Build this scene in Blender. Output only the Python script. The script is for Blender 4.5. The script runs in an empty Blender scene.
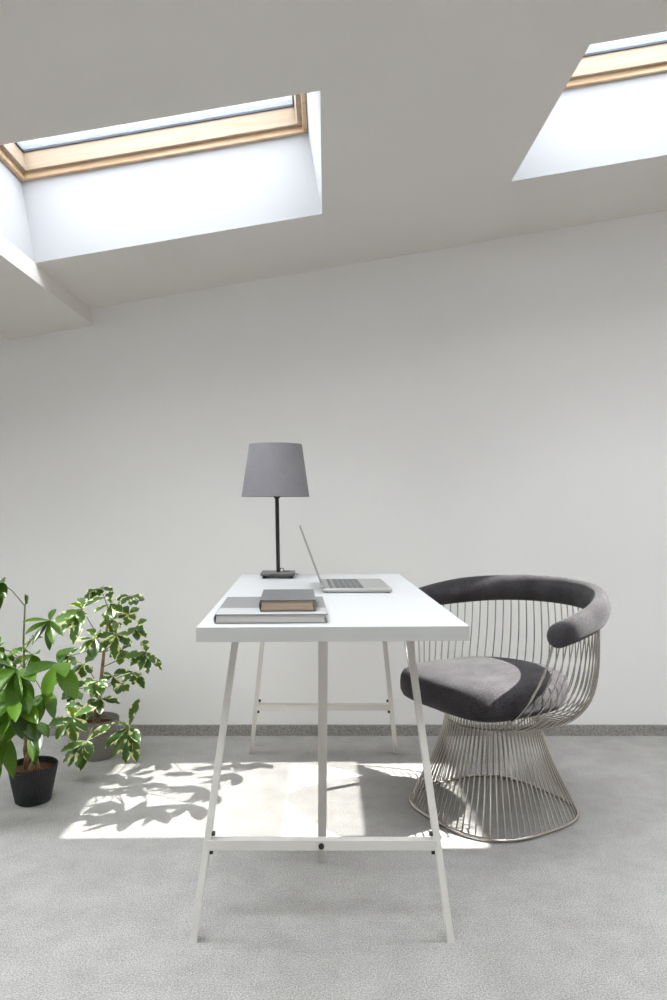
import bpy, bmesh, math, random
from mathutils import Vector, Matrix, noise as mnoise
R = math.radians
random.seed(7)
C = bpy.context.scene.collection
scene = bpy.context.scene

# ------------------------------------------------------------------ camera model
CAMH, F, VX, VY = 1.0116, 750.0, 326.0, 503.0
def at(px, py, Y):
    """a point of the place that stands Y metres in front of the camera"""
    return Vector(((px - VX) / F * Y, Y, CAMH - (py - VY) / F * Y))
cam_d = bpy.data.cameras.new('camera'); cam = bpy.data.objects.new('camera', cam_d); C.objects.link(cam)
cam.location = (0, 0, CAMH); cam.rotation_euler = (R(90), 0, 0)
cam_d.sensor_width = 36; cam_d.sensor_fit = 'AUTO'; cam_d.lens = 36 * F / 1000
cam_d.shift_x = (333.5 - VX) / 1000; cam_d.shift_y = (VY - 500) / 1000
cam_d.clip_start = .05; cam_d.clip_end = 200
scene.camera = cam

# ------------------------------------------------------------------ materials
def mat(name):
    m = bpy.data.materials.new(name); m.use_nodes = True
    nt = m.node_tree; b = nt.nodes['Principled BSDF']
    return m, nt, b
def N(nt, t, **kw):
    n = nt.nodes.new(t)
    for k, v in kw.items():
        if k in n.inputs: n.inputs[k].default_value = v
        else: setattr(n, k, v)
    return n
def simple(name, col, rough=.5, metal=0., spec=.5, nscale=0, namt=.06, bump=0., bscale=None):
    m, nt, b = mat(name)
    b.inputs['Roughness'].default_value = rough; b.inputs['Metallic'].default_value = metal
    b.inputs['Specular IOR Level'].default_value = spec
    b.inputs['Base Color'].default_value = (*col, 1)
    if nscale or bump:
        tc = N(nt, 'ShaderNodeTexCoord')
        nz = N(nt, 'ShaderNodeTexNoise', Scale=nscale or bscale, Detail=3.0)
        nt.links.new(tc.outputs['Object'], nz.inputs['Vector'])
        if nscale:
            rp = N(nt, 'ShaderNodeValToRGB')
            rp.color_ramp.elements[0].position = .3; rp.color_ramp.elements[1].position = .7
            rp.color_ramp.elements[0].color = (*[c * (1 - namt) for c in col], 1)
            rp.color_ramp.elements[1].color = (*[min(1, c * (1 + namt)) for c in col], 1)
            nt.links.new(nz.outputs['Fac'], rp.inputs['Fac']); nt.links.new(rp.outputs['Color'], b.inputs['Base Color'])
        if bump:
            bp = N(nt, 'ShaderNodeBump', Strength=bump, Distance=.002)
            if bscale and nscale and bscale != nscale:
                nz = N(nt, 'ShaderNodeTexNoise', Scale=bscale, Detail=2.0)
                nt.links.new(tc.outputs['Object'], nz.inputs['Vector'])
            nt.links.new(nz.outputs['Fac'], bp.inputs['Height']); nt.links.new(bp.outputs['Normal'], b.inputs['Normal'])
    return m

M = {}
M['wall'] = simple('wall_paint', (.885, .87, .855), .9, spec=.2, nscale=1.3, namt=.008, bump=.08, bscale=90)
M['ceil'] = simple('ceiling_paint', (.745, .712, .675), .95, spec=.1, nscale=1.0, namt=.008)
M['reveal'] = simple('reveal_plaster_dimmed', (.49, .495, .515), .95, spec=.1, nscale=1.0, namt=.008)  # ceiling plaster, shade put into the colour to offset the strong sky
M['white_lacquer'] = simple('white_lacquer', (.68, .683, .695), .42, spec=.4, nscale=6, namt=.01)
M['trestle'] = simple('trestle_powder_coat', (.66, .635, .595), .45, spec=.4, nscale=9, namt=.02)
M['black_plastic'] = simple('black_plastic', (.02, .02, .02), .45, nscale=30, namt=.2)
M['black_metal'] = simple('black_lamp_metal', (.025, .024, .024), .38, spec=.5, nscale=20, namt=.2)
M['bronze'] = simple('grey_brown_plate', (.16, .15, .14), .35, metal=.5, nscale=20, namt=.15)
M['nickel'] = simple('polished_nickel', (.50, .465, .425), .18, metal=.97, nscale=12, namt=.08)
M['alu'] = simple('laptop_aluminium', (.50, .495, .48), .42, metal=.55, nscale=40, namt=.03)
M['keys'] = simple('laptop_keys', (.17, .17, .17), .5, nscale=40, namt=.15)
M['keybed'] = simple('laptop_key_bed', (.33, .33, .32), .5, nscale=40, namt=.05)
M['dark_glass'] = simple('laptop_screen_glass', (.015, .015, .018), .12, nscale=20, namt=.1)
M['soil'] = simple('potting_soil', (.10, .045, .025), .95, spec=.1, nscale=90, namt=.6, bump=1., bscale=120)
M['bark'] = simple('plant_bark', (.28, .17, .10), .8, nscale=60, namt=.35, bump=.6, bscale=120)
M['green_stem'] = simple('green_stem', (.16, .19, .06), .6, nscale=50, namt=.25)
M['cladding'] = simple('window_cladding', (.24, .27, .31), .4, nscale=8, namt=.03)
M['gasket'] = simple('window_gasket', (.05, .055, .07), .6, nscale=20, namt=.2)
M['baseboard'] = simple('baseboard_carpet_strip', (.33, .315, .295), .95, spec=.1, nscale=160, namt=.35, bump=.5, bscale=300)
M['roof'] = simple('roof_outside', (.3, .3, .3), .9, nscale=4, namt=.05)

def carpet():
    m, nt, b = mat('grey_cut_pile_carpet')
    tc = N(nt, 'ShaderNodeTexCoord')
    n1 = N(nt, 'ShaderNodeTexNoise', Scale=270., Detail=5., Roughness=.85)
    n2 = N(nt, 'ShaderNodeTexNoise', Scale=9., Detail=8., Roughness=.72)
    n3 = N(nt, 'ShaderNodeTexVoronoi', Scale=170.)
    for n in (n1, n2, n3): nt.links.new(tc.outputs['Object'], n.inputs['Vector'])
    r1 = N(nt, 'ShaderNodeValToRGB')
    e = r1.color_ramp.elements
    e[0].position = .37; e[0].color = (.20, .192, .183, 1); e[1].position = .64; e[1].color = (.64, .622, .602, 1)
    nt.links.new(n1.outputs['Fac'], r1.inputs['Fac'])
    r2 = N(nt, 'ShaderNodeValToRGB'); e = r2.color_ramp.elements
    e[0].position = .35; e[0].color = (.84, .832, .825, 1); e[1].position = .65; e[1].color = (1, 1, 1, 1)
    nt.links.new(n2.outputs['Fac'], r2.inputs['Fac'])
    mx = N(nt, 'ShaderNodeMix', data_type='RGBA', blend_type='MULTIPLY'); mx.inputs[0].default_value = 1
    nt.links.new(r1.outputs['Color'], mx.inputs[6]); nt.links.new(r2.outputs['Color'], mx.inputs[7])
    nt.links.new(mx.outputs[2], b.inputs['Base Color'])
    b.inputs['Roughness'].default_value = 1; b.inputs['Specular IOR Level'].default_value = .05
    ad = N(nt, 'ShaderNodeMath', operation='ADD')
    nt.links.new(n1.outputs['Fac'], ad.inputs[0]); nt.links.new(n3.outputs['Distance'], ad.inputs[1])
    bp = N(nt, 'ShaderNodeBump', Strength=.18, Distance=.003)
    nt.links.new(ad.outputs[0], bp.inputs['Height']); nt.links.new(bp.outputs['Normal'], b.inputs['Normal'])
    return m
M['carpet'] = carpet()

def pine(name, c0, c1):
    m, nt, b = mat(name)
    tc = N(nt, 'ShaderNodeTexCoord')
    mp = N(nt, 'ShaderNodeMapping'); mp.inputs['Scale'].default_value = (1.2, 22, 22)
    nt.links.new(tc.outputs['Object'], mp.inputs['Vector'])
    w = N(nt, 'ShaderNodeTexNoise', Scale=2.2, Detail=4., Distortion=1.2)
    nt.links.new(mp.outputs['Vector'], w.inputs['Vector'])
    r = N(nt, 'ShaderNodeValToRGB'); e = r.color_ramp.elements
    e[0].position = .3; e[0].color = (*c0, 1); e[1].position = .62; e[1].color = (*c1, 1)
    nt.links.new(w.outputs['Fac'], r.inputs['Fac']); nt.links.new(r.outputs['Color'], b.inputs['Base Color'])
    b.inputs['Roughness'].default_value = .45
    return m
M['pine'] = pine('clear_pine', (.33, .24, .165), (.40, .315, .24))
M['pine_dark'] = pine('orange_pine', (.52, .32, .17), (.68, .50, .33))

def fabric(name, c0, c1, sc=500, rough=.95, sheen=.35):
    m, nt, b = mat(name)
    tc = N(nt, 'ShaderNodeTexCoord')
    n1 = N(nt, 'ShaderNodeTexNoise', Scale=sc, Detail=2.)
    n2 = N(nt, 'ShaderNodeTexNoise', Scale=14., Detail=3.)
    for n in (n1, n2): nt.links.new(tc.outputs['Object'], n.inputs['Vector'])
    mxf = N(nt, 'ShaderNodeMix', data_type='FLOAT'); mxf.inputs[0].default_value = .4
    nt.links.new(n1.outputs['Fac'], mxf.inputs[2]); nt.links.new(n2.outputs['Fac'], mxf.inputs[3])
    r = N(nt, 'ShaderNodeValToRGB'); e = r.color_ramp.elements
    e[0].position = .35; e[0].color = (*c0, 1); e[1].position = .65; e[1].color = (*c1, 1)
    nt.links.new(mxf.outputs[0], r.inputs['Fac']); nt.links.new(r.outputs['Color'], b.inputs['Base Color'])
    b.inputs['Roughness'].default_value = rough; b.inputs['Sheen Weight'].default_value = sheen
    b.inputs['Specular IOR Level'].default_value = .1
    bp = N(nt, 'ShaderNodeBump', Strength=.35, Distance=.002)
    nt.links.new(n1.outputs['Fac'], bp.inputs['Height']); nt.links.new(bp.outputs['Normal'], b.inputs['Normal'])
    return m
M['upholstery'] = fabric('charcoal_velour', (.028, .026, .029), (.078, .072, .076), 260, .95, .08)
def shade_mat():
    m = fabric('lamp_shade_cloth', (.25, .24, .26), (.31, .297, .315), 350, .9, .1)
    return m
M['shade'] = shade_mat()

def glass_mat():
    m, nt, b = mat('window_glass')
    out = nt.nodes['Material Output']; nt.nodes.remove(b)
    t = N(nt, 'ShaderNodeBsdfTransparent'); t.inputs['Color'].default_value = (.96, .98, .98, 1)
    g = N(nt, 'ShaderNodeBsdfGlossy', Roughness=.02)
    fr = N(nt, 'ShaderNodeFresnel', IOR=1.45)
    mul = N(nt, 'ShaderNodeMath', operation='MULTIPLY'); mul.inputs[1].default_value = .5
    nt.links.new(fr.outputs[0], mul.inputs[0])
    mx = N(nt, 'ShaderNodeMixShader')
    nt.links.new(mul.outputs[0], mx.inputs[0]); nt.links.new(t.outputs[0], mx.inputs[1]); nt.links.new(g.outputs[0], mx.inputs[2])
    nt.links.new(mx.outputs[0], out.inputs['Surface'])
    return m
M['glass'] = glass_mat()

def leaf_mat(name, dark, mid, pale, variegated):
    m, nt, b = mat(name)
    out = nt.nodes['Material Output']
    ar = N(nt, 'ShaderNodeAttribute', attribute_name='leaf_random')
    au = N(nt, 'ShaderNodeAttribute', attribute_name='leaf_across')
    av = N(nt, 'ShaderNodeAttribute', attribute_name='leaf_along')
    base = N(nt, 'ShaderNodeMix', data_type='RGBA')
    nt.links.new(ar.outputs['Fac'], base.inputs[0])
    base.inputs[6].default_value = (*dark, 1); base.inputs[7].default_value = (*mid, 1)
    fac = None
    if variegated:
        tc = N(nt, 'ShaderNodeTexCoord')
        nz = N(nt, 'ShaderNodeTexNoise', Scale=42., Detail=2.)
        nt.links.new(tc.outputs['Object'], nz.inputs['Vector'])
        ab = N(nt, 'ShaderNodeMath', operation='ABSOLUTE'); nt.links.new(au.outputs['Fac'], ab.inputs[0])
        ad = N(nt, 'ShaderNodeMath', operation='MULTIPLY_ADD'); ad.inputs[1].default_value = .28
        nt.links.new(ab.outputs[0], ad.inputs[0]); nt.links.new(nz.outputs['Fac'], ad.inputs[2])
        rp = N(nt, 'ShaderNodeValToRGB'); rp.color_ramp.elements[0].position = .70; rp.color_ramp.elements[1].position = .82
        nt.links.new(ad.outputs[0], rp.inputs['Fac']); fac = rp.outputs['Color']
    else:
        # fine pale side veins and midrib
        ab = N(nt, 'ShaderNodeMath', operation='ABSOLUTE'); nt.links.new(au.outputs['Fac'], ab.inputs[0])
        s1 = N(nt, 'ShaderNodeMath', operation='MULTIPLY'); s1.inputs[1].default_value = 60.
        nt.links.new(av.outputs['Fac'], s1.inputs[0])
        s2 = N(nt, 'ShaderNodeMath', operation='MULTIPLY_ADD'); s2.inputs[1].default_value = -14.
        nt.links.new(ab.outputs[0], s2.inputs[0]); nt.links.new(s1.outputs[0], s2.inputs[2])
        sn = N(nt, 'ShaderNodeMath', operation='SINE'); nt.links.new(s2.outputs[0], sn.inputs[0])
        rp = N(nt, 'ShaderNodeValToRGB'); rp.color_ramp.elements[0].position = .75; rp.color_ramp.elements[1].position = 1.
        rp.color_ramp.elements[1].color = (.35, .35, .35, 1)
        nt.links.new(sn.outputs[0], rp.inputs['Fac']); fac = rp.outputs['Color']
    mx = N(nt, 'ShaderNodeMix', data_type='RGBA')
    nt.links.new(fac, mx.inputs[0]); nt.links.new(base.outputs[2], mx.inputs[6]); mx.inputs[7].default_value = (*pale, 1)
    nt.links.new(mx.outputs[2], b.inputs['Base Color'])
    b.inputs['Roughness'].default_value = .32; b.inputs['Specular IOR Level'].default_value = .5
    tr = N(nt, 'ShaderNodeBsdfTranslucent')
    br = N(nt, 'ShaderNodeMix', data_type='RGBA', blend_type='MULTIPLY'); br.inputs[0].default_value = 1
    nt.links.new(mx.outputs[2], br.inputs[6]); br.inputs[7].default_value = (2.2, 2.1, .5, 1)
    nt.links.new(br.outputs[2], tr.inputs['Color'])
    ms = N(nt, 'ShaderNodeMixShader'); ms.inputs[0].default_value = .30
    nt.links.new(b.outputs[0], ms.inputs[1]); nt.links.new(tr.outputs[0], ms.inputs[2])
    nt.links.new(ms.outputs[0], out.inputs['Surface'])
    return m
M['leaf_big'] = leaf_mat('money_tree_leaf', (.020, .055, .006), (.078, .17, .014), (.15, .26, .06), False)
M['leaf_small'] = leaf_mat('variegated_umbrella_leaf', (.035, .085, .022), (.10, .18, .045), (.80, .82, .58), True)

def pot_mat(name, col, kind):
    m, nt, b = mat(name)
    b.inputs['Roughness'].default_value = .5 if kind == 'dots' else .85
    tc = N(nt, 'ShaderNodeTexCoord'); sep = N(nt, 'ShaderNodeSeparateXYZ'); nt.links.new(tc.outputs['Object'], sep.inputs[0])
    if kind == 'dots':
        a = N(nt, 'ShaderNodeMath', operation='ARCTAN2'); nt.links.new(sep.outputs['Y'], a.inputs[0]); nt.links.new(sep.outputs['X'], a.inputs[1])
        def wave(sa, sz):
            p = N(nt, 'ShaderNodeMath', operation='MULTIPLY'); p.inputs[1].default_value = sa; nt.links.new(a.outputs[0], p.inputs[0])
            q = N(nt, 'ShaderNodeMath', operation='MULTIPLY_ADD'); q.inputs[1].default_value = sz
            nt.links.new(sep.outputs['Z'], q.inputs[0]); nt.links.new(p.outputs[0], q.inputs[2])
            s = N(nt, 'ShaderNodeMath', operation='SINE'); nt.links.new(q.outputs[0], s.inputs[0]); return s
        h = N(nt, 'ShaderNodeMath', operation='MULTIPLY'); nt.links.new(wave(34, 420).outputs[0], h.inputs[0]); nt.links.new(wave(34, -420).outputs[0], h.inputs[1])
        dist, st = .003, .9
    else:
        p = N(nt, 'ShaderNodeMath', operation='MULTIPLY'); p.inputs[1].default_value = 700.; nt.links.new(sep.outputs['Z'], p.inputs[0])
        h = N(nt, 'ShaderNodeMath', operation='SINE'); nt.links.new(p.outputs[0], h.inputs[0]); dist, st = .0015, .6
    bp = N(nt, 'ShaderNodeBump', Strength=st, Distance=dist)
    nt.links.new(h.outputs[0], bp.inputs['Height']); nt.links.new(bp.outputs['Normal'], b.inputs['Normal'])
    r = N(nt, 'ShaderNodeValToRGB'); e = r.color_ramp.elements
    lo = .55 if kind == 'dots' else .86
    e[0].position = 0.; e[0].color = (*[c * lo for c in col], 1); e[1].position = 1.; e[1].color = (*col, 1)
    nt.links.new(h.outputs[0], r.inputs['Fac']); nt.links.new(r.outputs['Color'], b.inputs['Base Color'])
    return m
M['pot_black'] = pot_mat('black_knobbly_pot', (.035, .036, .04), 'dots')
M['pot_grey'] = pot_mat('grey_ribbed_pot', (.31, .29, .27), 'ribs')

def page_mat(name, c0, c1):
    m, nt, b = mat(name)
    tc = N(nt, 'ShaderNodeTexCoord'); mp = N(nt, 'ShaderNodeMapping'); mp.inputs['Scale'].default_value = (3, 3, 900)
    nt.links.new(tc.outputs['Object'], mp.inputs['Vector'])
    nz = N(nt, 'ShaderNodeTexNoise', Scale=1.5, Detail=2.); nt.links.new(mp.outputs['Vector'], nz.inputs['Vector'])
    r = N(nt, 'ShaderNodeValToRGB'); e = r.color_ramp.elements
    e[0].position = .35; e[0].color = (*c0, 1); e[1].position = .65; e[1].color = (*c1, 1)
    nt.links.new(nz.outputs['Fac'], r.inputs['Fac']); nt.links.new(r.outputs['Color'], b.inputs['Base Color'])
    b.inputs['Roughness'].default_value = .9
    return m
M['pages_grey'] = page_mat('grey_white_pages', (.46, .45, .42), (.58, .56, .53))
M['pages_tan'] = page_mat('yellowed_pages', (.38, .29, .21), (.50, .39, .29))
M['cover_grey'] = simple('grey_cloth_cover', (.25, .245, .24), .6, nscale=120, namt=.06, bump=.2, bscale=300)
M['cover_band'] = simple('pale_grey_cover_band', (.50, .50, .50), .6, nscale=120, namt=.03)
M['cover_dark'] = simple('dark_grey_cover', (.14, .14, .145), .35, nscale=60, namt=.08)

# ------------------------------------------------------------------ mesh helpers
class MB:
    def __init__(s): s.v = []; s.f = []; s.attr = []
    def add(s, vs, fs, attrs=None):
        o = len(s.v); s.v += [tuple(v) for v in vs]; s.f += [tuple(i + o for i in f) for f in fs]
        if attrs is not None: s.attr += attrs
        return s
    def box(s, x0, x1, y0, y1, z0, z1, mtx=None):
        vs = [Vector((x, y, z)) for z in (z0, z1) for y in (y0, y1) for x in (x0, x1)]
        if mtx: vs = [mtx @ v for v in vs]
        return s.add(vs, [(0, 2, 3, 1), (4, 5, 7, 6), (0, 1, 5, 4), (2, 6, 7, 3), (0, 4, 6, 2), (1, 3, 7, 5)])
    def bar(s, a, b, w, d, up=(0, 0, 1), flat=False):
        """square bar from a to b; flat=True keeps the end faces horizontal"""
        a, b = Vector(a), Vector(b); t = (b - a).normalized(); up = Vector(up)
        x = t.cross(up)
        x = x.normalized() if x.length > 1e-4 else Vector((1, 0, 0))
        y = x.cross(t).normalized()
        vs = []
        for p in (a, b):
            for i, j in ((-1, -1), (1, -1), (1, 1), (-1, 1)):
                q = p + x * (i * w / 2) + y * (j * d / 2)
                if flat and abs(t.z) > 1e-3: q = q - t * ((q.z - p.z) / t.z)
                vs.append(q)
        return s.add(vs, [(3, 2, 1, 0), (4, 5, 6, 7), (0, 1, 5, 4), (1, 2, 6, 5), (2, 3, 7, 6), (3, 0, 4, 7)])
    def tube(s, pts, r, n=8, closed=False, caps=True, ell=None, upv=None):
        pts = [Vector(p) for p in pts]; L = len(pts)
        rr = r if hasattr(r, '__len__') else [r] * L
        vs, fs = [], []
        prev = None
        for i, p in enumerate(pts):
            if closed: t = pts[(i + 1) % L] - pts[i - 1]
            else: t = pts[min(i + 1, L - 1)] - pts[max(i - 1, 0)]
            t = t.normalized()
            if upv is not None:
                u = Vector(upv); u = (u - t * u.dot(t)).normalized()
            elif prev is None:
                u = Vector((0, 0, 1)) if abs(t.z) < .9 else Vector((1, 0, 0)); u = (u - t * u.dot(t)).normalized()
            else:
                u = (prev - t * prev.dot(t)).normalized()
            prev = u; w = t.cross(u)
            for k in range(n):
                a = 2 * math.pi * k / n
                eu, ew = (ell if ell else (1, 1))
                vs.append(p + u * (math.cos(a) * rr[i] * eu) + w * (math.sin(a) * rr[i] * ew))
        m = L if closed else L - 1
        for i in range(m):
            j = (i + 1) % L
            for k in range(n):
                fs.append((i * n + k, i * n + (k + 1) % n, j * n + (k + 1) % n, j * n + k))
        if caps and not closed:
            fs.append(tuple(reversed(range(n)))); fs.append(tuple(range((L - 1) * n, L * n)))
        return s.add(vs, fs)
    def lathe(s, prof, n=40, off=(0, 0, 0)):
        vs, fs = [], []; off = Vector(off)
        for r, z in prof:
            for k in range(n):
                a = 2 * math.pi * k / n; vs.append(off + Vector((r * math.cos(a), r * math.sin(a), z)))
        for i in range(len(prof) - 1):
            for k in range(n):
                fs.append((i * n + k, i * n + (k + 1) % n, (i + 1) * n + (k + 1) % n, (i + 1) * n + k))
        return s.add(vs, fs)
    def rounded(s, x0, x1, y0, y1, z0, z1, rad, bev=0., seg=5, mtx=None):
        """slab with rounded corners in plan and a small edge bevel"""
        def ring(ins, z):
            o = []
            r = max(rad - ins, .0005)
            for cx, cy, a0 in ((x1 - rad, y1 - rad, 0), (x0 + rad, y1 - rad, 90), (x0 + rad, y0 + rad, 180), (x1 - rad, y0 + rad, 270)):
                for k in range(seg + 1):
                    a = R(a0 + 90 * k / seg); o.append(Vector((cx + r * math.cos(a), cy + r * math.sin(a), z)))
            return o
        rings = [ring(bev, z0), ring(0, z0 + bev), ring(0, z1 - bev), ring(bev, z1)] if bev else [ring(0, z0), ring(0, z1)]
        n = len(rings[0]); vs = [v for r_ in rings for v in r_]; fs = []
        if mtx: vs = [mtx @ v for v in vs]
        for i in range(len(rings) - 1):
            for k in range(n): fs.append((i * n + k, i * n + (k + 1) % n, (i + 1) * n + (k + 1) % n, (i + 1) * n + k))
        fs.append(tuple(reversed(range(n)))); fs.append(tuple(range((len(rings) - 1) * n, len(rings) * n)))
        return s.add(vs, fs)
    def build(s, name, m, parent=None, smooth=True, bevel=0.):
        me = bpy.data.meshes.new(name); me.from_pydata(s.v, [], s.f); me.update()
        bm = bmesh.new(); bm.from_mesh(me)
        if not s.attr: bmesh.ops.recalc_face_normals(bm, faces=bm.faces)
        bm.to_mesh(me); bm.free()
        if s.attr:
            for i, nm in enumerate(('leaf_random', 'leaf_across', 'leaf_along')):
                at_ = me.attributes.new(nm, 'FLOAT', 'POINT')
                at_.data.foreach_set('value', [a[i] for a in s.attr])
        o = bpy.data.objects.new(name, me); C.objects.link(o)
        me.materials.append(m)
        if smooth:
            me.shade_smooth()
            if not s.attr:
                md = o.modifiers.new('edge', 'EDGE_SPLIT'); md.split_angle = R(38)
        if bevel:
            bv = o.modifiers.new('bevel', 'BEVEL'); bv.width = bevel; bv.segments = 2; bv.limit_method = 'ANGLE'
        if parent: o.parent = parent
        return o

def thing(name, label, cat, loc=(0, 0, 0), rz=0., group=None):
    o = bpy.data.objects.new(name, None); C.objects.link(o); o.empty_display_size = .1
    o.location = loc; o.rotation_euler = (0, 0, rz); o['label'] = label; o['category'] = cat
    if group: o['group'] = group
    return o
def struct(o): o['kind'] = 'structure'; return o

# ------------------------------------------------------------------ room shell
TAN = .1707; ANG = math.atan(TAN); H0 = 2.034
YW, YB, XL, XR = 3.27, -2.6, -3.3, 3.9
def ceil_z(x): return H0 + TAN * x
struct(MB().box(XL - .1, XR + .1, YB - .1, YW + .1, -.1, 0).build('floor', M['carpet'], smooth=False))
def wall_poly(name, y0, y1):
    mb = MB(); vs = []
    for y in (y0, y1):
        vs += [(XL - .1, y, -.1), (XR + .1, y, -.1), (XR + .1, y, ceil_z(XR + .1) + .02), (XL - .1, y, ceil_z(XL - .1) + .02)]
    mb.add(vs, [(0, 1, 2, 3), (7, 6, 5, 4), (0, 4, 5, 1), (1, 5, 6, 2), (2, 6, 7, 3), (3, 7, 4, 0)])
    return struct(mb.build(name, M['wall'], smooth=False))
wall_poly('wall_far', YW, YW + .12)
wall_poly('wall_near', YB - .12, YB)
struct(MB().box(XL - .12, XL, YB, YW, -.1, ceil_z(XL) + .02).build('wall_left', M['wall'], smooth=False))
struct(MB().box(XR, XR + .12, YB, YW, -.1, ceil_z(XR) + .02).build('wall_right', M['wall'], smooth=False))
struct(MB().box(XL, XR, YW - .012, YW, 0, .046).build('baseboard_far', M['baseboard'], smooth=False))

# ceiling in its own slanted frame: u along the slope (X at the ceiling plane / cos), v = Y, w = up normal to the slope
CM = Matrix.Translation((0, 0, H0)) @ Matrix.Rotation(-ANG, 4, 'Y')
US = 1 / math.cos(ANG)                      # u = X * US on the ceiling plane
DEP = .40
BEAM = (-1.395, -1.026)                      # roof beam between the left skylights
ROW, FILL_ROW = (1.855, 2.645), (.10, 1.15)
# (x0, x1, y0, y1): the front row over the desk, then an unseen second row added for fill light
wells = [(-2.434, BEAM[0], 1.911, 2.60), (BEAM[1], -.014, *ROW), (.653, 1.66, *ROW), (1.97, 3.114, 1.901, 2.61)]
fill_wells = [(-2.45, BEAM[0], *FILL_ROW), (BEAM[1], -.014, *FILL_ROW), (.653, 1.66, *FILL_ROW), (1.97, 3.13, *FILL_ROW)]
mb = MB()
allw = wells + fill_wells
us = sorted({x * US for w in allw for x in w[:2]} | {(XL - .1) * US, (XR + .1) * US})
vcuts = sorted({y for w in allw for y in w[2:]} | {YB - .05, YW + .05})
for z in (0, DEP):                           # plaster below, roof skin above, both open at the skylights
    for i in range(len(us) - 1):
        for j in range(len(vcuts) - 1):
            um, vm = (us[i] + us[i + 1]) / 2, (vcuts[j] + vcuts[j + 1]) / 2
            if any(w[0] * US < um < w[1] * US and w[2] < vm < w[3] for w in allw): continue
            mb.add([CM @ Vector((u, v, z)) for u, v in ((us[i], vcuts[j]), (us[i + 1], vcuts[j]), (us[i + 1], vcuts[j + 1]), (us[i], vcuts[j + 1]))], [(0, 1, 2, 3)])
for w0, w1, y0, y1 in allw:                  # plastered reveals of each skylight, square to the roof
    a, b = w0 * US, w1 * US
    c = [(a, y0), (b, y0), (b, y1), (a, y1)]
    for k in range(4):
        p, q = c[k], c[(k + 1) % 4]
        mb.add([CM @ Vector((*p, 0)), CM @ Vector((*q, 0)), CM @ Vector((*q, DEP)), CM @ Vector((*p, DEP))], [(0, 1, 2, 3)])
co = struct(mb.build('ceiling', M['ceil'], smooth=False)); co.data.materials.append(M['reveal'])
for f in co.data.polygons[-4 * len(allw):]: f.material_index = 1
# dropped beam, flush with the two reveals it separates
struct(MB().box(BEAM[0] * US, BEAM[1] * US, YB, YW, -.075, 0, CM).build('trim_1', M['ceil'], smooth=False))

def skylight(n, w0, w1, WY0, WY1):
    e = bpy.data.objects.new('window_%d' % n, None); C.objects.link(e); struct(e)
    a, b = w0 * US, w1 * US
    e.matrix_world = CM @ Matrix.Translation(((a + b) / 2, (WY0 + WY1) / 2, 0))
    hw, hd = (b - a) / 2, (WY1 - WY0) / 2
    def ring(name, inset, rail, z0, z1, m, parent, bev=.002):
        mb = MB(); x1, y1 = hw - inset, hd - inset; x0, y0 = x1 - rail, y1 - rail
        # mitred ring
        o = [(-x1, -y1), (x1, -y1), (x1, y1), (-x1, y1)]; i_ = [(-x0, -y0), (x0, -y0), (x0, y0), (-x0, y0)]
        vs = [(*p, z) for z in (z0, z1) for p in o] + [(*p, z) for z in (z0, z1) for p in i_]
        fs = []
        for k in range(4):
            l = (k + 1) % 4
            fs += [(k, l, 4 + l, 4 + k), (8 + k, 12 + k, 12 + l, 8 + l), (k, 8 + k, 8 + l, l), (4 + k, 4 + l, 12 + l, 12 + k)]
        mb.add(vs, fs); o_ = mb.build(name, m, parent, smooth=False, bevel=bev); return o_
    ring('window_frame', .001, .016, .288, .345, M['pine_dark'], e)
    sash = ring('sash', .004, .030, .309, .375, M['pine'], e)
    ring('gasket', .033, .006, .372, .379, M['gasket'], sash, 0)
    MB().box(-hw + .02, hw - .02, -hd + .02, hd - .02, .379, .385).build('pane', M['glass'], sash, smooth=False)
    ring('cladding', .0, .026, .386, .400, M['cladding'], e, 0)
    ring('cladding', .0, .014, .402, .425, M['cladding'], e, 0)
    return e
skylight(3, *wells[0]); skylight(1, *wells[1]); skylight(2, *wells[2]); skylight(4, *wells[3])
for i, q in enumerate(fill_wells): skylight(5 + i, *q)  # added skylights out of view, for general fill

# ------------------------------------------------------------------ desk on trestles
DR = R(1.7)
desk = thing('desk', 'long white desk on two white metal trestles', 'desk', (.0165, 1.648, 0), DR)
DH, DT, DL, DW = .74, .033, 1.222, .600
top = MB().box(-DW / 2, DW / 2, 0, DL, DH - DT, DH).build('desktop', M['white_lacquer'], desk, smooth=False, bevel=.0015)
M['edge'] = simple('desktop_edge_shaded', (.52, .513, .50), .5, spec=.4, nscale=6, namt=.01)  # white desktop edges darkened, their shade put into the colour
eb = MB()  # thin added strips that carry the painted edge shade
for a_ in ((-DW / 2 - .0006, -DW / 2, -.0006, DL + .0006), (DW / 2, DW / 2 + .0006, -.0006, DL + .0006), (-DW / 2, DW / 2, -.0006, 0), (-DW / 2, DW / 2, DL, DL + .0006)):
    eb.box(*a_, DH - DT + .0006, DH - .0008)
bd = eb.build('edge_shading', M['edge'], top, smooth=False); bd['label'] = 'desktop edges with shade painted in grey'
DM = Matrix.Translation((.0165, 1.648, 0)) @ Matrix.Rotation(DR, 4, 'Z'); DI = DM.inverted()
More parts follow.
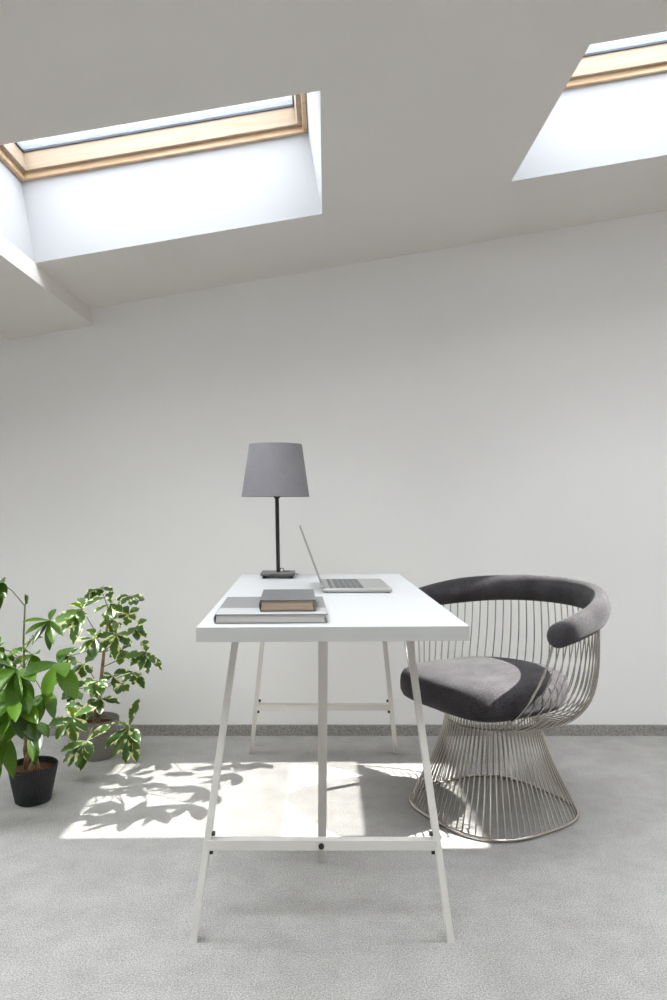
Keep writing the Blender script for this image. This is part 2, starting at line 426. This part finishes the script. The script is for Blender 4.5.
def trestle(sgn, Yf, Ys, Ya, xl, xr, xs):
    e = bpy.data.objects.new('trestle', None); C.objects.link(e); e.parent = desk
    L = lambda x, y, z: DI @ Vector((x, y, z))
    zt = DH - DT - .025
    ix = .082
    m = M['trestle']
    legs = []
    for x, s in ((xl, 1), (xr, -1)):
        a, b = L(x, Yf, 0), L(x + s * ix, Ya, zt); legs.append((a, b))
        MB().bar(a, b, .0165, .021, up=(0, 1, 0), flat=True).build('leg', m, e, smooth=False, bevel=.0012)
        tp = MB().bar(a, a + (b - a) * .012, .018, .0225, up=(0, 1, 0), flat=True).build('foot_cap', m, e, smooth=False)
    a, b = L(xs, Ys, 0), L(xs + .004, Ya, zt)
    MB().bar(a, b, .0235, .018, up=(0, 1, 0), flat=True).build('leg', m, e, smooth=False, bevel=.0012)
    # top rail under the desktop
    pl, pr = legs[0][1], legs[1][1]
    MB().box(pl.x - .03, pr.x + .03, min(pl.y, pr.y) - .02, max(pl.y, pr.y) + .02, zt, DH - DT).build('top_rail', m, e, smooth=False)
    # crossbar and its bolts
    f = .205 / zt
    p, q = legs[0][0].lerp(legs[0][1], f), legs[1][0].lerp(legs[1][1], f)
    MB().bar(p, q, .022, .024).build('crossbar', m, e, smooth=False, bevel=.0012)
    for c, t in ((p, 1), (q, -1)):
        for dz in (.024, -.019):
            k = c + Vector((t * .0082 + dz * .119 * t, 0, dz))
            MB().tube([k, k + Vector((t * .008, 0, 0))], .0058, 10).build('bolt', M['black_plastic'], e)
    k = (p + q) / 2 + Vector((0, -sgn * .0122, 0))
    k.x = (DI @ Vector((xs, Yf, 0))).x + .001
    MB().tube([k, k + Vector((0, -sgn * .004, 0))], .0068, 12).build('bolt', M['black_plastic'], e)
trestle(1, 1.735, 2.12, 1.87, -.306, .288, -.0113)
trestle(-1, 3.035, 2.64, 2.81, -.302, .283, -.012)

# ------------------------------------------------------------------ table lamp
lx, ly = -.175, 2.75
lamp = thing('table_lamp', 'black table lamp with a grey drum shade on the far end of the desk', 'lamp', (lx, ly, DH), R(1.5))
for sx in (-1, 1):
    for sy in (-1, 1):
        MB().tube([(sx * .050, sy * .050, 0), (sx * .050, sy * .050, .010)], .006, 12).build('foot', M['black_plastic'], lamp)
MB().rounded(-.062, .062, -.062, .062, .010, .019, .004, .001).build('base_plate', M['bronze'], lamp)
pole_top = Vector((-.005, 0, .300))
MB().tube([(0, 0, .019), pole_top], .0072, 16).build('pole', M['black_metal'], lamp)
MB().lathe([(.0, .288), (.009, .288), (.014, .296), (.014, .330), (.0, .330)], 20, (-.005, 0, 0)).build('socket', M['black_plastic'], lamp)
bulb = MB().lathe([(.0, .330), (.012, .330), (.014, .345), (.027, .375), (.029, .392), (.022, .412), (.0, .421)], 20, (-.005, 0, 0)).build('bulb', M['white_lacquer'], lamp)
zb, zt_ = 1.0354 - DH, 1.226 - DH
cx = -.010
sh = MB(); sh.lathe([(.1242, zb), (.0965, zt_), (.0945, zt_), (.1222, zb), (.1242, zb)], 64, (cx, 0, 0))
shade = sh.build('lamp_shade', M['shade'], lamp)
hm = MB(); MB().tube([(cx + .0955 * math.cos(a), .0955 * math.sin(a), zt_ - .002) for a in [2 * math.pi * k / 48 for k in range(48)]], .0016, 6, closed=True).build('top_hoop', M['shade'], shade)
hm.tube([(cx + .1235 * math.cos(a), .1235 * math.sin(a), zb + .001) for a in [2 * math.pi * k / 48 for k in range(48)]], .0016, 6, closed=True)
for k in range(3):
    a = 2 * math.pi * k / 3 + .4
    hm.tube([(-.005 + .016 * math.cos(a), .016 * math.sin(a), .329), (cx + .120 * math.cos(a), .120 * math.sin(a), .329)], .0012, 6)
hm.build('shade_frame', M['shade'], shade)
MB().tube([(.004, -.004, .021), (.010, -.008, .034), (.017, -.010, .033), (.022, -.006, .022), (.040, .03, .0195), (.066, .068, .004), (.07, .12, .0018)], .0017, 6).build('cord', M['black_plastic'], lamp)

# ------------------------------------------------------------------ laptop
lap = thing('laptop', 'slim grey aluminium laptop standing open on the desk', 'laptop', (-.0105, 2.258, DH), R(2.4))
W_, D_ = .302, .212
MB().rounded(0, D_, 0, W_, .0015, .013, .011, .0025).build('base', M['alu'], lap)
for x in (.015, D_ - .015):
    for y in (.015, W_ - .015): MB().tube([(x, y, 0), (x, y, .002)], .005, 10).build('rubber_foot', M['black_plastic'], lap)
MB().rounded(.022, .128, .014, W_ - .014, .0128, .0133, .004).build('keyboard', M['keybed'], lap)
kb = bpy.data.objects['keyboard']
ky = MB()
for r_ in range(6):
    x0 = .024 + r_ * .0174; n = 14
    for c in range(n):
        y0 = .016 + c * (W_ - .032) / n; yw = (W_ - .032) / n - .0028
        if r_ == 5 and 4 <= c <= 8:
            if c > 4: continue
            yw = (W_ - .032) / n * 5 - .0028
        ky.box(x0, x0 + (.0085 if r_ == 0 else .0150), y0, y0 + yw, .0133, .0142)
ky.build('keys', M['keys'], kb, smooth=False)
MB().rounded(.135, .205, W_ / 2 - .056, W_ / 2 + .056, .0129, .01325, .004).build('trackpad', M['alu'], lap)
MB().tube([(.004, .03, .011), (.004, W_ - .03, .011)], .0045, 10).build('hinge', M['keybed'], lap)
SA = R(20.5)
SM = Matrix.Translation((.002, 0, .012)) @ Matrix.Rotation(-SA, 4, 'Y') @ Matrix.Rotation(R(-90), 4, 'Y')
# local after rotation: x up along the lid, y along the hinge, z = thickness
lid = MB().rounded(0.004, .210, 0, W_, -.0022, .0022, .009, .0008, mtx=SM).build('screen_lid', M['alu'], lap)
MB().rounded(.012, .205, .005, W_ - .005, -.0027, -.0021, .005, mtx=SM).build('screen', M['dark_glass'], lid)

# ------------------------------------------------------------------ books
def book(name, label, loc, rz, w, d, t, cov, pg, spine_left=True, band=False):
    e = thing(name, label, 'book', loc, rz, None)
    c = .0026
    cv = MB()
    cv.rounded(0, w, 0, d, 0, c, .003, .0006); cv.rounded(0, w, 0, d, t - c, t, .003, .0006)
    # rounded spine on the left
    pts = []
    n = 8
    for k in range(n + 1):
        a = math.pi / 2 + math.pi * k / n; pts.append((.004 + .006 * math.cos(a), t / 2 + (t / 2) * math.sin(a)))
    pi_ = [(x + .0022 * (1 if True else 0), t / 2 + (z - t / 2) * .86) for x, z in pts]
    vs = [(x, y, z) for y in (0, d) for x, z in pts] + [(x, y, z) for y in (0, d) for x, z in pi_]
    m_ = n + 1; fs = []
    for k in range(n):
        fs += [(k, k + 1, m_ + k + 1, m_ + k), (2 * m_ + k, 3 * m_ + k, 3 * m_ + k + 1, 2 * m_ + k + 1),
               (k, 2 * m_ + k, 2 * m_ + k + 1, k + 1), (m_ + k, m_ + k + 1, 3 * m_ + k + 1, 3 * m_ + k)]
    cv.add(vs, fs)
    cvr = cv.build('cover', cov, e)
    pgs = MB()
    px = []
    for k in range(7):
        z = c + (t - 2 * c) * k / 6; px.append((w - .005 - .0022 * math.sin(math.pi * k / 6), z))
    prof = [(.003, c), *px, (.003, t - c)]
    vs = [(x, y, z) for y in (.0035, d - .0035) for x, z in prof]; n2 = len(prof)
    fs = [tuple(range(n2)), tuple(reversed(range(n2, 2 * n2)))] + [(k, n2 + k, n2 + (k + 1) % n2, (k + 1) % n2) for k in range(n2)]
    pgs.add(vs, fs); pgs.build('pages', pg, e, smooth=False)
    if band:
        MB().rounded(.002, w - .0008, .0008, .098, t - .0002, t + .0004, .002).build('cover_band', M['cover_band'], cvr)
    return e
p = at(214.5, 624, 1.683)
book('large_book', 'wide flat grey book lying underneath the small dark book', (p.x, 1.683, DH), R(2.3), .254, .315, .0215, M['cover_grey'], M['pages_grey'], band=True)
p = at(260, 611.5, 1.725)
book('small_book', 'small thick dark grey book with tan pages on the large book', (p.x, 1.722, DH + .0220), R(2.6), .129, .215, .0265, M['cover_dark'], M['pages_tan'])

# ------------------------------------------------------------------ wire armchair
chair = thing('wire_armchair', 'nickel wire armchair with charcoal upholstered seat and curved back, beside the desk', 'chair', (.553, 2.5, 0), math.atan2(-.52, -.85))
def base_r(th):
    a = .244; n = 2.9
    return a / (abs(math.cos(th)) ** n + abs(math.sin(th)) ** n) ** (1 / n)
ring = [(base_r(a) * math.cos(a), base_r(a) * math.sin(a), .0065) for a in [2 * math.pi * k / 96 for k in range(96)]]
MB().tube(ring, .0062, 10, closed=True).build('base_ring', M['nickel'], chair)
ZW, RW = .300, .140
NB = 76
for k in range(NB):
    a = 2 * math.pi * (k + .5) / NB; ca, sa = math.cos(a), math.sin(a)
    rb = base_r(a); pts = []
    P0, P1, P2, P3 = (rb, .008), (rb * .70 + RW * .30, .105), (RW + .006, .235), (RW + .012, .340)
    for i in range(13):
        t = i / 12; u = 1 - t
        r_ = u**3 * P0[0] + 3*u*u*t * P1[0] + 3*u*t*t * P2[0] + t**3 * P3[0]
        z_ = u**3 * P0[1] + 3*u*u*t * P1[1] + 3*u*t*t * P2[1] + t**3 * P3[1]
        pts.append((r_ * ca, r_ * sa, z_))
    MB().tube(pts, .0024, 6).build('base_rod', M['nickel'], chair)
for nm, r_, z_, th_ in (('seat_ring', .168, .345, .005), ('waist_ring', .146, .296, .0035)):
    MB().tube([(r_ * math.cos(2 * math.pi * k / 64), r_ * math.sin(2 * math.pi * k / 64), z_) for k in range(64)], th_, 8, closed=True).build(nm, M['nickel'], chair)
AMAX = R(101)
def rim(al):
    """centre line of the back cushion; al = angle from straight behind"""
    f = abs(al) / AMAX
    x = -.362 * math.cos(al) + .044; y = .371 * math.sin(al)
    z = .702 - .072 * f ** 2.2
    return Vector((x, y, z))
NR = 46
for k in range(NR):
    s = -1 + 2 * k / (NR - 1); al = s * AMAX
    f = abs(s) ** 5
    rp_ = rim(al); rr_ = math.hypot(rp_.x, rp_.y); ca, sa = rp_.x / rr_, rp_.y / rr_
    q = lambda a, b: (a[0] * (1 - f) + b[0] * f, a[1] * (1 - f) + b[1] * f)
    P0 = (.146, .300); P1 = q((.36, .30), (.31, .335)); P2 = q((.338, .47), (.335, .49)); P3 = (rr_ - .004, rp_.z - .02)
    pts = []
    for i in range(17):
        t = i / 16; u = 1 - t
        r_ = u**3 * P0[0] + 3*u*u*t * P1[0] + 3*u*t*t * P2[0] + t**3 * P3[0]
        z_ = u**3 * P0[1] + 3*u*u*t * P1[1] + 3*u*t*t * P2[1] + t**3 * P3[1]
        an_ = math.atan2(sa, ca) ; an_ = an_ if s > 0 else an_
        off = (al * .27) * (1 - t) ** 2          # rods gather further round the waist than round the rim
        pts.append((r_ * math.cos(an_ - off), r_ * math.sin(an_ - off), z_))
    MB().tube(pts, .0040 if k in (0, NR - 1) else .0024, 6).build('back_rod', M['nickel'], chair)
# padded arm and back rest
pts, rr = [], []
n = 90
for k in range(n + 1):
    s = -1 + 2 * k / n
    s = math.copysign(1 - (1 - abs(s)) ** 1.4, s)
    pts.append(rim(s * AMAX * 1.03)); e_ = min(1, (1 - abs(s)) / .055)
    rr.append(max(.05, math.sqrt(max(0, 1 - (1 - e_) ** 2))) * (1 - .24 * max(0, (abs(s) - .55) / .45)))
MB().tube(pts, rr, 20, ell=(.047, .030), upv=(0, 0, 1)).build('back_cushion', M['upholstery'], chair)
# seat cushion
sc = MB(); nn = 72
def se(th, ax, ay, n): return 1 / (abs(math.cos(th) / ax) ** n + abs(math.sin(th) / ay) ** n) ** (1 / n)
prof = [(0, .354), (.5, .354), (.90, .357), (.965, .367), (.995, .385), (1.0, .408), (.993, .430), (.965, .446), (.90, .456), (.7, .464), (.35, .468), (0, .469)]
vs, fs = [], []
for f_, z_ in prof:
    for k in range(nn):
        a = 2 * math.pi * k / nn; r_ = se(a, .246, .236, 4.6 if math.cos(a) > 0 else 2.3) * max(f_, .002)
        x, y = r_ * math.cos(a) + .016, r_ * math.sin(a)
        vs.append((x, y, z_))
for i in range(len(prof) - 1):
    for k in range(nn): fs.append((i * nn + k, i * nn + (k + 1) % nn, (i + 1) * nn + (k + 1) % nn, (i + 1) * nn + k))
sc.add(vs, fs); sc.build('seat_cushion', M['upholstery'], chair)

# ------------------------------------------------------------------ plants
UP = Vector((0, 0, 1)); TOCAM = Vector((0, -1, 0))
def leaflet(mb, c, t, width, widest=.5, droop=.12, nrm=None):
    d = t - c; L = d.length; dn = d.normalized()
    nrm = nrm or (UP * .75 + TOCAM * .45 + Vector((random.uniform(-.3, .3), random.uniform(-.3, .3), 0)))
    nrm = nrm - dn * nrm.dot(dn)
    if nrm.length < .2: nrm = TOCAM - dn * TOCAM.dot(dn)
    nrm.normalize(); side = dn.cross(nrm)
    ctrl = c.lerp(t, .5) + nrm * droop * L
    vs, fs, at_ = [], [], []; n = 9; m = 5; rnd = random.random()
    for i in range(n + 1):
        s = i / n; u = 1 - s
        p = c * (u * u) + ctrl * (2 * u * s) + t * (s * s)
        e = math.log(.5) / math.log(widest)
        w = width * .5 * (math.sin(math.pi * min(1, s ** e)) ** .85 if 0 < s < 1 else 0) + .0006
        for j in range(m):
            a = -1 + 2 * j / (m - 1)
            wob = .04 * w * math.sin(9 * s + rnd * 6) * abs(a)
            vs.append(p + side * (a * w) + nrm * (abs(a) * w * .28 + wob)); at_.append((rnd, a, s))
    for i in range(n):
        for j in range(m - 1): fs.append((i * m + j, i * m + j + 1, (i + 1) * m + j + 1, (i + 1) * m + j))
    mb.add(vs, fs, at_)
def whorl(mb, base, cpx, Y, tips, width, widest, droop=.12, Lm=None):
    """tips: where the leaflet ends stand; a leaflet seen foreshortened reaches towards or away from the room"""
    c = at(*cpx, Y); ls = []
    pr = [(at(tx, ty, Y) - c) for tx, ty in tips]
    L = Lm or max(p.length for p in pr) * 1.08
    for i, p in enumerate(pr):
        q = max(p.length, L * .30)
        dy = math.sqrt(max(0, (L * random.uniform(.92, 1.0)) ** 2 - q * q)) if L > q else 0
        sg = -1 if (p.z < .02 or i % 2) else 1
        t = c + p + Vector((0, sg * dy, 0))
        leaflet(mb, c - base, t - base, width * (.8 + .2 * p.length / L), widest, droop)
    return c - base

# --- money tree in the black pot
bp = Vector((-.996, 2.55, 0))
pl1 = thing('money_tree', 'leafy potted tree with a braided trunk in the small black textured pot', 'plant', bp, 0)
pot = MB(); pot.lathe([(0, .001), (.050, 0), (.058, .004), (.070, .062), (.0795, .112), (.0815, .124), (.0795, .126), (.0765, .124), (.0745, .10), (0, .10)], 56)
pot = pot.build('pot', M['pot_black'], pl1)
so = MB(); so.lathe([(.0755, .103), (.06, .108), (.03, .112), (0, .113)], 36); so.build('soil', M['soil'], pl1)
tr = MB()
top1 = at(27, 722, 2.55) - bp
for k in range(4):
    ph = k * math.pi / 2; pts = []; rr = []
    for i in range(19):
        s = i / 18; r_ = .017 * (1 - .55 * s); a = ph + s * 4.6
        base_ = Vector((-.004, 0, .104)).lerp(top1, s)
        pts.append(base_ + Vector((r_ * math.cos(a), r_ * math.sin(a), 0))); rr.append(.011 - .0042 * s)
    tr.tube(pts, rr, 9)
tr.build('trunk', M['bark'], pl1)
Yp = 2.55
fol = MB(); stem = MB()
mid = at(24, 668, Yp) - bp; tip = at(25, 606, Yp) - bp
stem.tube([top1, (top1 + mid) / 2 + Vector((.004, 0, 0)), mid], [.009, .0065, .005], 8)
stem.tube([mid, at(23.5, 640, Yp) - bp, tip, at(26.5, 600, Yp) - bp], [.0042, .0034, .0026, .002], 7)
P_ = [  # centre, depth, tips, width
 ((-1, 582), 2.56, [(14, 596), (3, 609), (14, 580), (-16, 590), (-10, 604), (-14, 576)], .034),
 ((50, 621), 2.50, [(30, 619), (33, 631), (39, 642), (53, 649), (60, 641), (69, 633), (45, 613), (57, 617)], .024),
 ((17, 670), 2.42, [(50, 673), (18, 722), (-4, 702), (-8, 678), (42, 705), (9, 652), (30, 708)], .052),
 ((58, 663), 2.44, [(47, 704), (81, 696), (79, 668), (38, 668), (60, 655)], .054),
 ((-2, 648), 2.55, [(10, 655), (8, 640), (4, 668), (-18, 660), (-12, 640)], .036),
 ((24, 706), 2.40, [(33, 742), (42, 734), (14, 738), (8, 722), (48, 716)], .046),
 ((36, 722), 2.50, [(39, 762), (52, 742), (60, 728), (44, 752)], .034),
 ((2, 728), 2.44, [(6, 756), (16, 776), (-6, 770), (12, 742), (-12, 750), (18, 752)], .040),
 ((-4, 748), 2.40, [(3, 782), (-8, 784), (12, 764), (-18, 770)], .038),
 ((4, 690), 2.60, [(14, 706), (-10, 712), (2, 716), (-14, 694), (18, 690)], .040),
 ((44, 694), 2.62, [(58, 716), (40, 722), (64, 702), (32, 710), (52, 684)], .036),
 ((8, 655), 2.66, [(24, 650), (-6, 664), (14, 676), (20, 664)], .034),
 ((33, 655), 2.63, [(46, 650), (24, 646), (44, 668), (36, 678), (20, 662)], .034),
 ((-8, 712), 2.38, [(6, 740), (-14, 744), (10, 722), (-24, 726), (0, 700)], .044),
 ((14, 700), 2.36, [(6, 734), (24, 738), (-4, 716), (30, 712), (14, 684)], .040),
 ((30, 640), 2.58, [(44, 637), (38, 634), (26, 650)], .012),
]
anchors = [tip, mid + Vector((0, 0, .06)), mid, mid, mid + Vector((0, 0, .02)), top1 * .6 + mid * .4, top1 * .7 + mid * .3, top1 * .7 + mid * .3, top1, mid, mid, mid, mid, top1, top1 * .5 + mid * .5, mid + Vector((0, 0, .05))]
for (c, Y, tips, w), an in zip(P_, anchors):
    cc = whorl(fol, bp, c, Y, tips, w * 1.15, .52, .10)
    m_ = (cc + an) / 2 + Vector((0, 0, .012))
    stem.tube([an, m_, cc], [.0022, .0018, .0014], 6)
for (tx, ty) in ((25, 594), (28, 595), (27.5, 600)):
    leaflet(fol, at(26.5, 604, Yp) - bp, at(tx, ty, Yp) - bp, .012, .5, .05)
stem.build('stem', M['green_stem'], pl1)
fol.build('foliage', M['leaf_big'], pl1)

# --- umbrella plant in the grey pot
bs = Vector((-.916, 3.0, 0))
pl2 = thing('umbrella_plant', 'potted plant with small cream-flecked leaves in the grey ribbed pot', 'plant', bs, 0)
pot = MB(); pot.lathe([(0, .001), (.064, 0), (.069, .004), (.078, .075), (.086, .146), (.0865, .152), (.0845, .154), (.0815, .152), (.078, .122), (0, .122)], 56)
pot.build('pot', M['pot_grey'], pl2)
so = MB(); so.lathe([(.080, .126), (.06, .131), (.03, .134), (0, .135)], 36); so.build('soil', M['soil'], pl2)
tk = MB()
t0, t1, t2, t3 = Vector((.004, 0, .126)), at(100, 690, 3.0) - bs, at(104, 652, 2.99) - bs, at(109, 612, 2.98) - bs
tk.tube([t0, t1, t2, t3], [.0085, .0075, .0062, .0035], 9)
tk.tube([Vector((-.012, -.01, .126)), at(97, 700, 2.98) - bs], [.006, .004], 8)
tk.build('trunk', M['bark'], pl2)
fol = MB(); stem = MB()
S_ = [
 ((100, 588.5), 3.02, [(86, 601), (116, 590), (95, 598), (105, 594), (108, 587), (92, 592)], t3),
 ((131, 596), 3.00, [(117, 600), (145, 600), (134, 604), (124, 603), (139, 604)], t3),
 ((82, 609), 2.70, [(64, 619), (76, 643), (71, 602), (92, 618), (98, 601), (80, 600), (68, 630), (86, 634)], t2),
 ((111, 604), 2.80, [(99, 611), (109, 624), (126, 611), (121, 598), (105, 593), (117, 616)], t3),
 ((129, 614), 3.02, [(138, 609), (137, 619), (119, 618), (127, 625), (121, 608)], t3),
 ((136, 627), 2.98, [(147, 637), (140, 639), (146, 628), (129, 634), (143, 621)], t2),
 ((116.5, 634), 2.82, [(117, 658), (134, 645), (103, 649), (132, 632), (108, 626), (124, 624), (101, 635)], t2),
 ((95, 638), 2.80, [(84, 651), (92, 658), (84, 631), (106, 629), (99, 655), (80, 640)], t2),
 ((146, 652), 2.96, [(131, 654), (163, 669), (152, 670), (145, 666), (139, 644), (149, 640), (160, 660), (135, 662)], t2 * .6 + t1 * .4),
 ((133, 672), 2.96, [(117, 671), (146, 687), (138, 681), (128, 678), (144, 674)], t1),
 ((122, 685), 2.94, [(113, 690), (130, 690), (118, 693), (127, 681)], t1),
 ((98, 681), 2.76, [(88, 689), (98, 698), (88, 679), (111, 684), (93, 696), (105, 693)], t1),
 ((113, 676), 2.98, [(102, 682), (124, 672), (118, 688), (106, 672)], t1),
 ((73, 718), 2.74, [(55, 720), (61, 735), (75, 742), (92, 728), (91, 711), (78, 702), (64, 706)], t0 * .5 + t1 * .5),
 ((101, 699), 2.92, [(93, 708), (121, 703), (105, 710), (96, 692), (115, 695)], t1),
 ((87, 741), 2.78, [(69, 757), (75, 760), (84, 759), (101, 746), (105, 731), (69, 744), (82, 769), (96, 752)], t0 * .8 + t1 * .2),
 ((129.5, 727), 2.92, [(133, 705), (121, 715), (114, 739), (121, 748), (129, 759), (140, 758), (147, 734)], t0 * .7 + t1 * .3),
 ((84, 664), 3.04, [(74, 672), (82, 678), (94, 672), (76, 660), (91, 657)], t1),
 ((70, 656), 3.0, [(60, 662), (66, 668), (78, 664), (64, 650), (76, 650)], t2),
 ((86, 708), 3.02, [(76, 716), (85, 720), (95, 714), (78, 702), (92, 702)], t1),
 ((74, 690), 2.98, [(64, 698), (72, 704), (84, 698), (66, 684), (82, 684)], t1),
 ((122, 650), 3.08, [(112, 656), (121, 664), (131, 658), (115, 643), (129, 644)], t2),
 ((112, 620), 3.08, [(102, 626), (112, 633), (122, 627), (104, 614), (121, 614)], t3),
]
for c, Y, tips, an in S_:
    big = 1.25 if c[0] in (73, 129.5, 82) else 1.08
    cc = whorl(fol, bs, c, Y, tips, .034 * big, .60, .10)
    m_ = an.lerp(cc, .55) + Vector((0, 0, .010))
    stem.tube([an, m_, cc], [.0022, .0017, .0013], 6)
stem.build('stem', M['green_stem'], pl2)
fol.build('foliage', M['leaf_small'], pl2)

# ------------------------------------------------------------------ light
w = bpy.data.worlds.new('sky'); scene.world = w; w.use_nodes = True
nt = w.node_tree; bg = nt.nodes['Background']
tc = N(nt, 'ShaderNodeTexCoord'); sep = N(nt, 'ShaderNodeSeparateXYZ'); nt.links.new(tc.outputs['Generated'], sep.inputs[0])
rp = N(nt, 'ShaderNodeValToRGB'); e = rp.color_ramp.elements
e[0].position = 0.; e[0].color = (.985, .985, 1, 1); e[1].position = 1.; e[1].color = (.94, .962, 1, 1)
nt.links.new(sep.outputs['Z'], rp.inputs['Fac']); nt.links.new(rp.outputs['Color'], bg.inputs['Color'])
bg.inputs['Strength'].default_value = 11

def area(name, loc, target, sx, sy, power, col=(1, 1, 1), portal=False):
    d = bpy.data.lights.new(name, 'AREA'); d.shape = 'RECTANGLE'; d.size = sx; d.size_y = sy; d.energy = power; d.color = col
    o = bpy.data.objects.new(name, d); C.objects.link(o); o.location = loc
    v = Vector(target) - Vector(loc); o.rotation_euler = v.to_track_quat('-Z', 'Y').to_euler()
    if portal: d.cycles.is_portal = True
    return o
for i, (w0, w1, y0, y1) in enumerate(allw):
    d = bpy.data.lights.new('sky_or_fill_light', 'AREA'); d.shape = 'RECTANGLE'; d.size = (w1 - w0) * US; d.size_y = y1 - y0
    if i < 4: d.cycles.is_portal = True
    else: d.energy = 1.5; d.color = (1, .985, .965)  # added fill lamps above the unseen second row
    o = bpy.data.objects.new('sky_or_fill_light', d); C.objects.link(o)
    o.matrix_world = CM @ Matrix.Translation(((w0 + w1) / 2 * US, (y0 + y1) / 2, .44))

def sunbeam(name, well, sx, sy, power, col):
    tgt = CM @ Vector(((well[0] + well[1]) / 2 * US, (well[2] + well[3]) / 2, .2))
    dr = Vector((sx, sy, -1)).normalized()
    d = bpy.data.lights.new(name, 'SPOT'); d.energy = power; d.color = col; d.shadow_soft_size = .10
    d.spot_size = R(2.75); d.spot_blend = .05
    o = bpy.data.objects.new(name, d); C.objects.link(o); o.location = tgt - dr * 26
    o.rotation_euler = dr.to_track_quat('-Z', 'Y').to_euler()
sunbeam('sun_left', wells[0], .85, .17, 80000, (1, .965, .92))
sunbeam('sun_right', wells[3], -.87, .105, 440000, (1, .965, .92))
area('near_wall_fill', (.3, YB + .15, 1.3), (.3, 3, 1.1), 5.5, 1.8, 4, (1, .98, .95))  # added fill lamp at the near wall, behind the camera

scene.view_settings.view_transform = 'Standard'
scene.view_settings.look = 'None'
scene.view_settings.exposure = .18
scene.cycles.max_bounces = 14; scene.cycles.diffuse_bounces = 8; scene.cycles.transparent_max_bounces = 12
scene.cycles.caustics_reflective = False; scene.cycles.caustics_refractive = False
scene.cycles.use_denoising = True
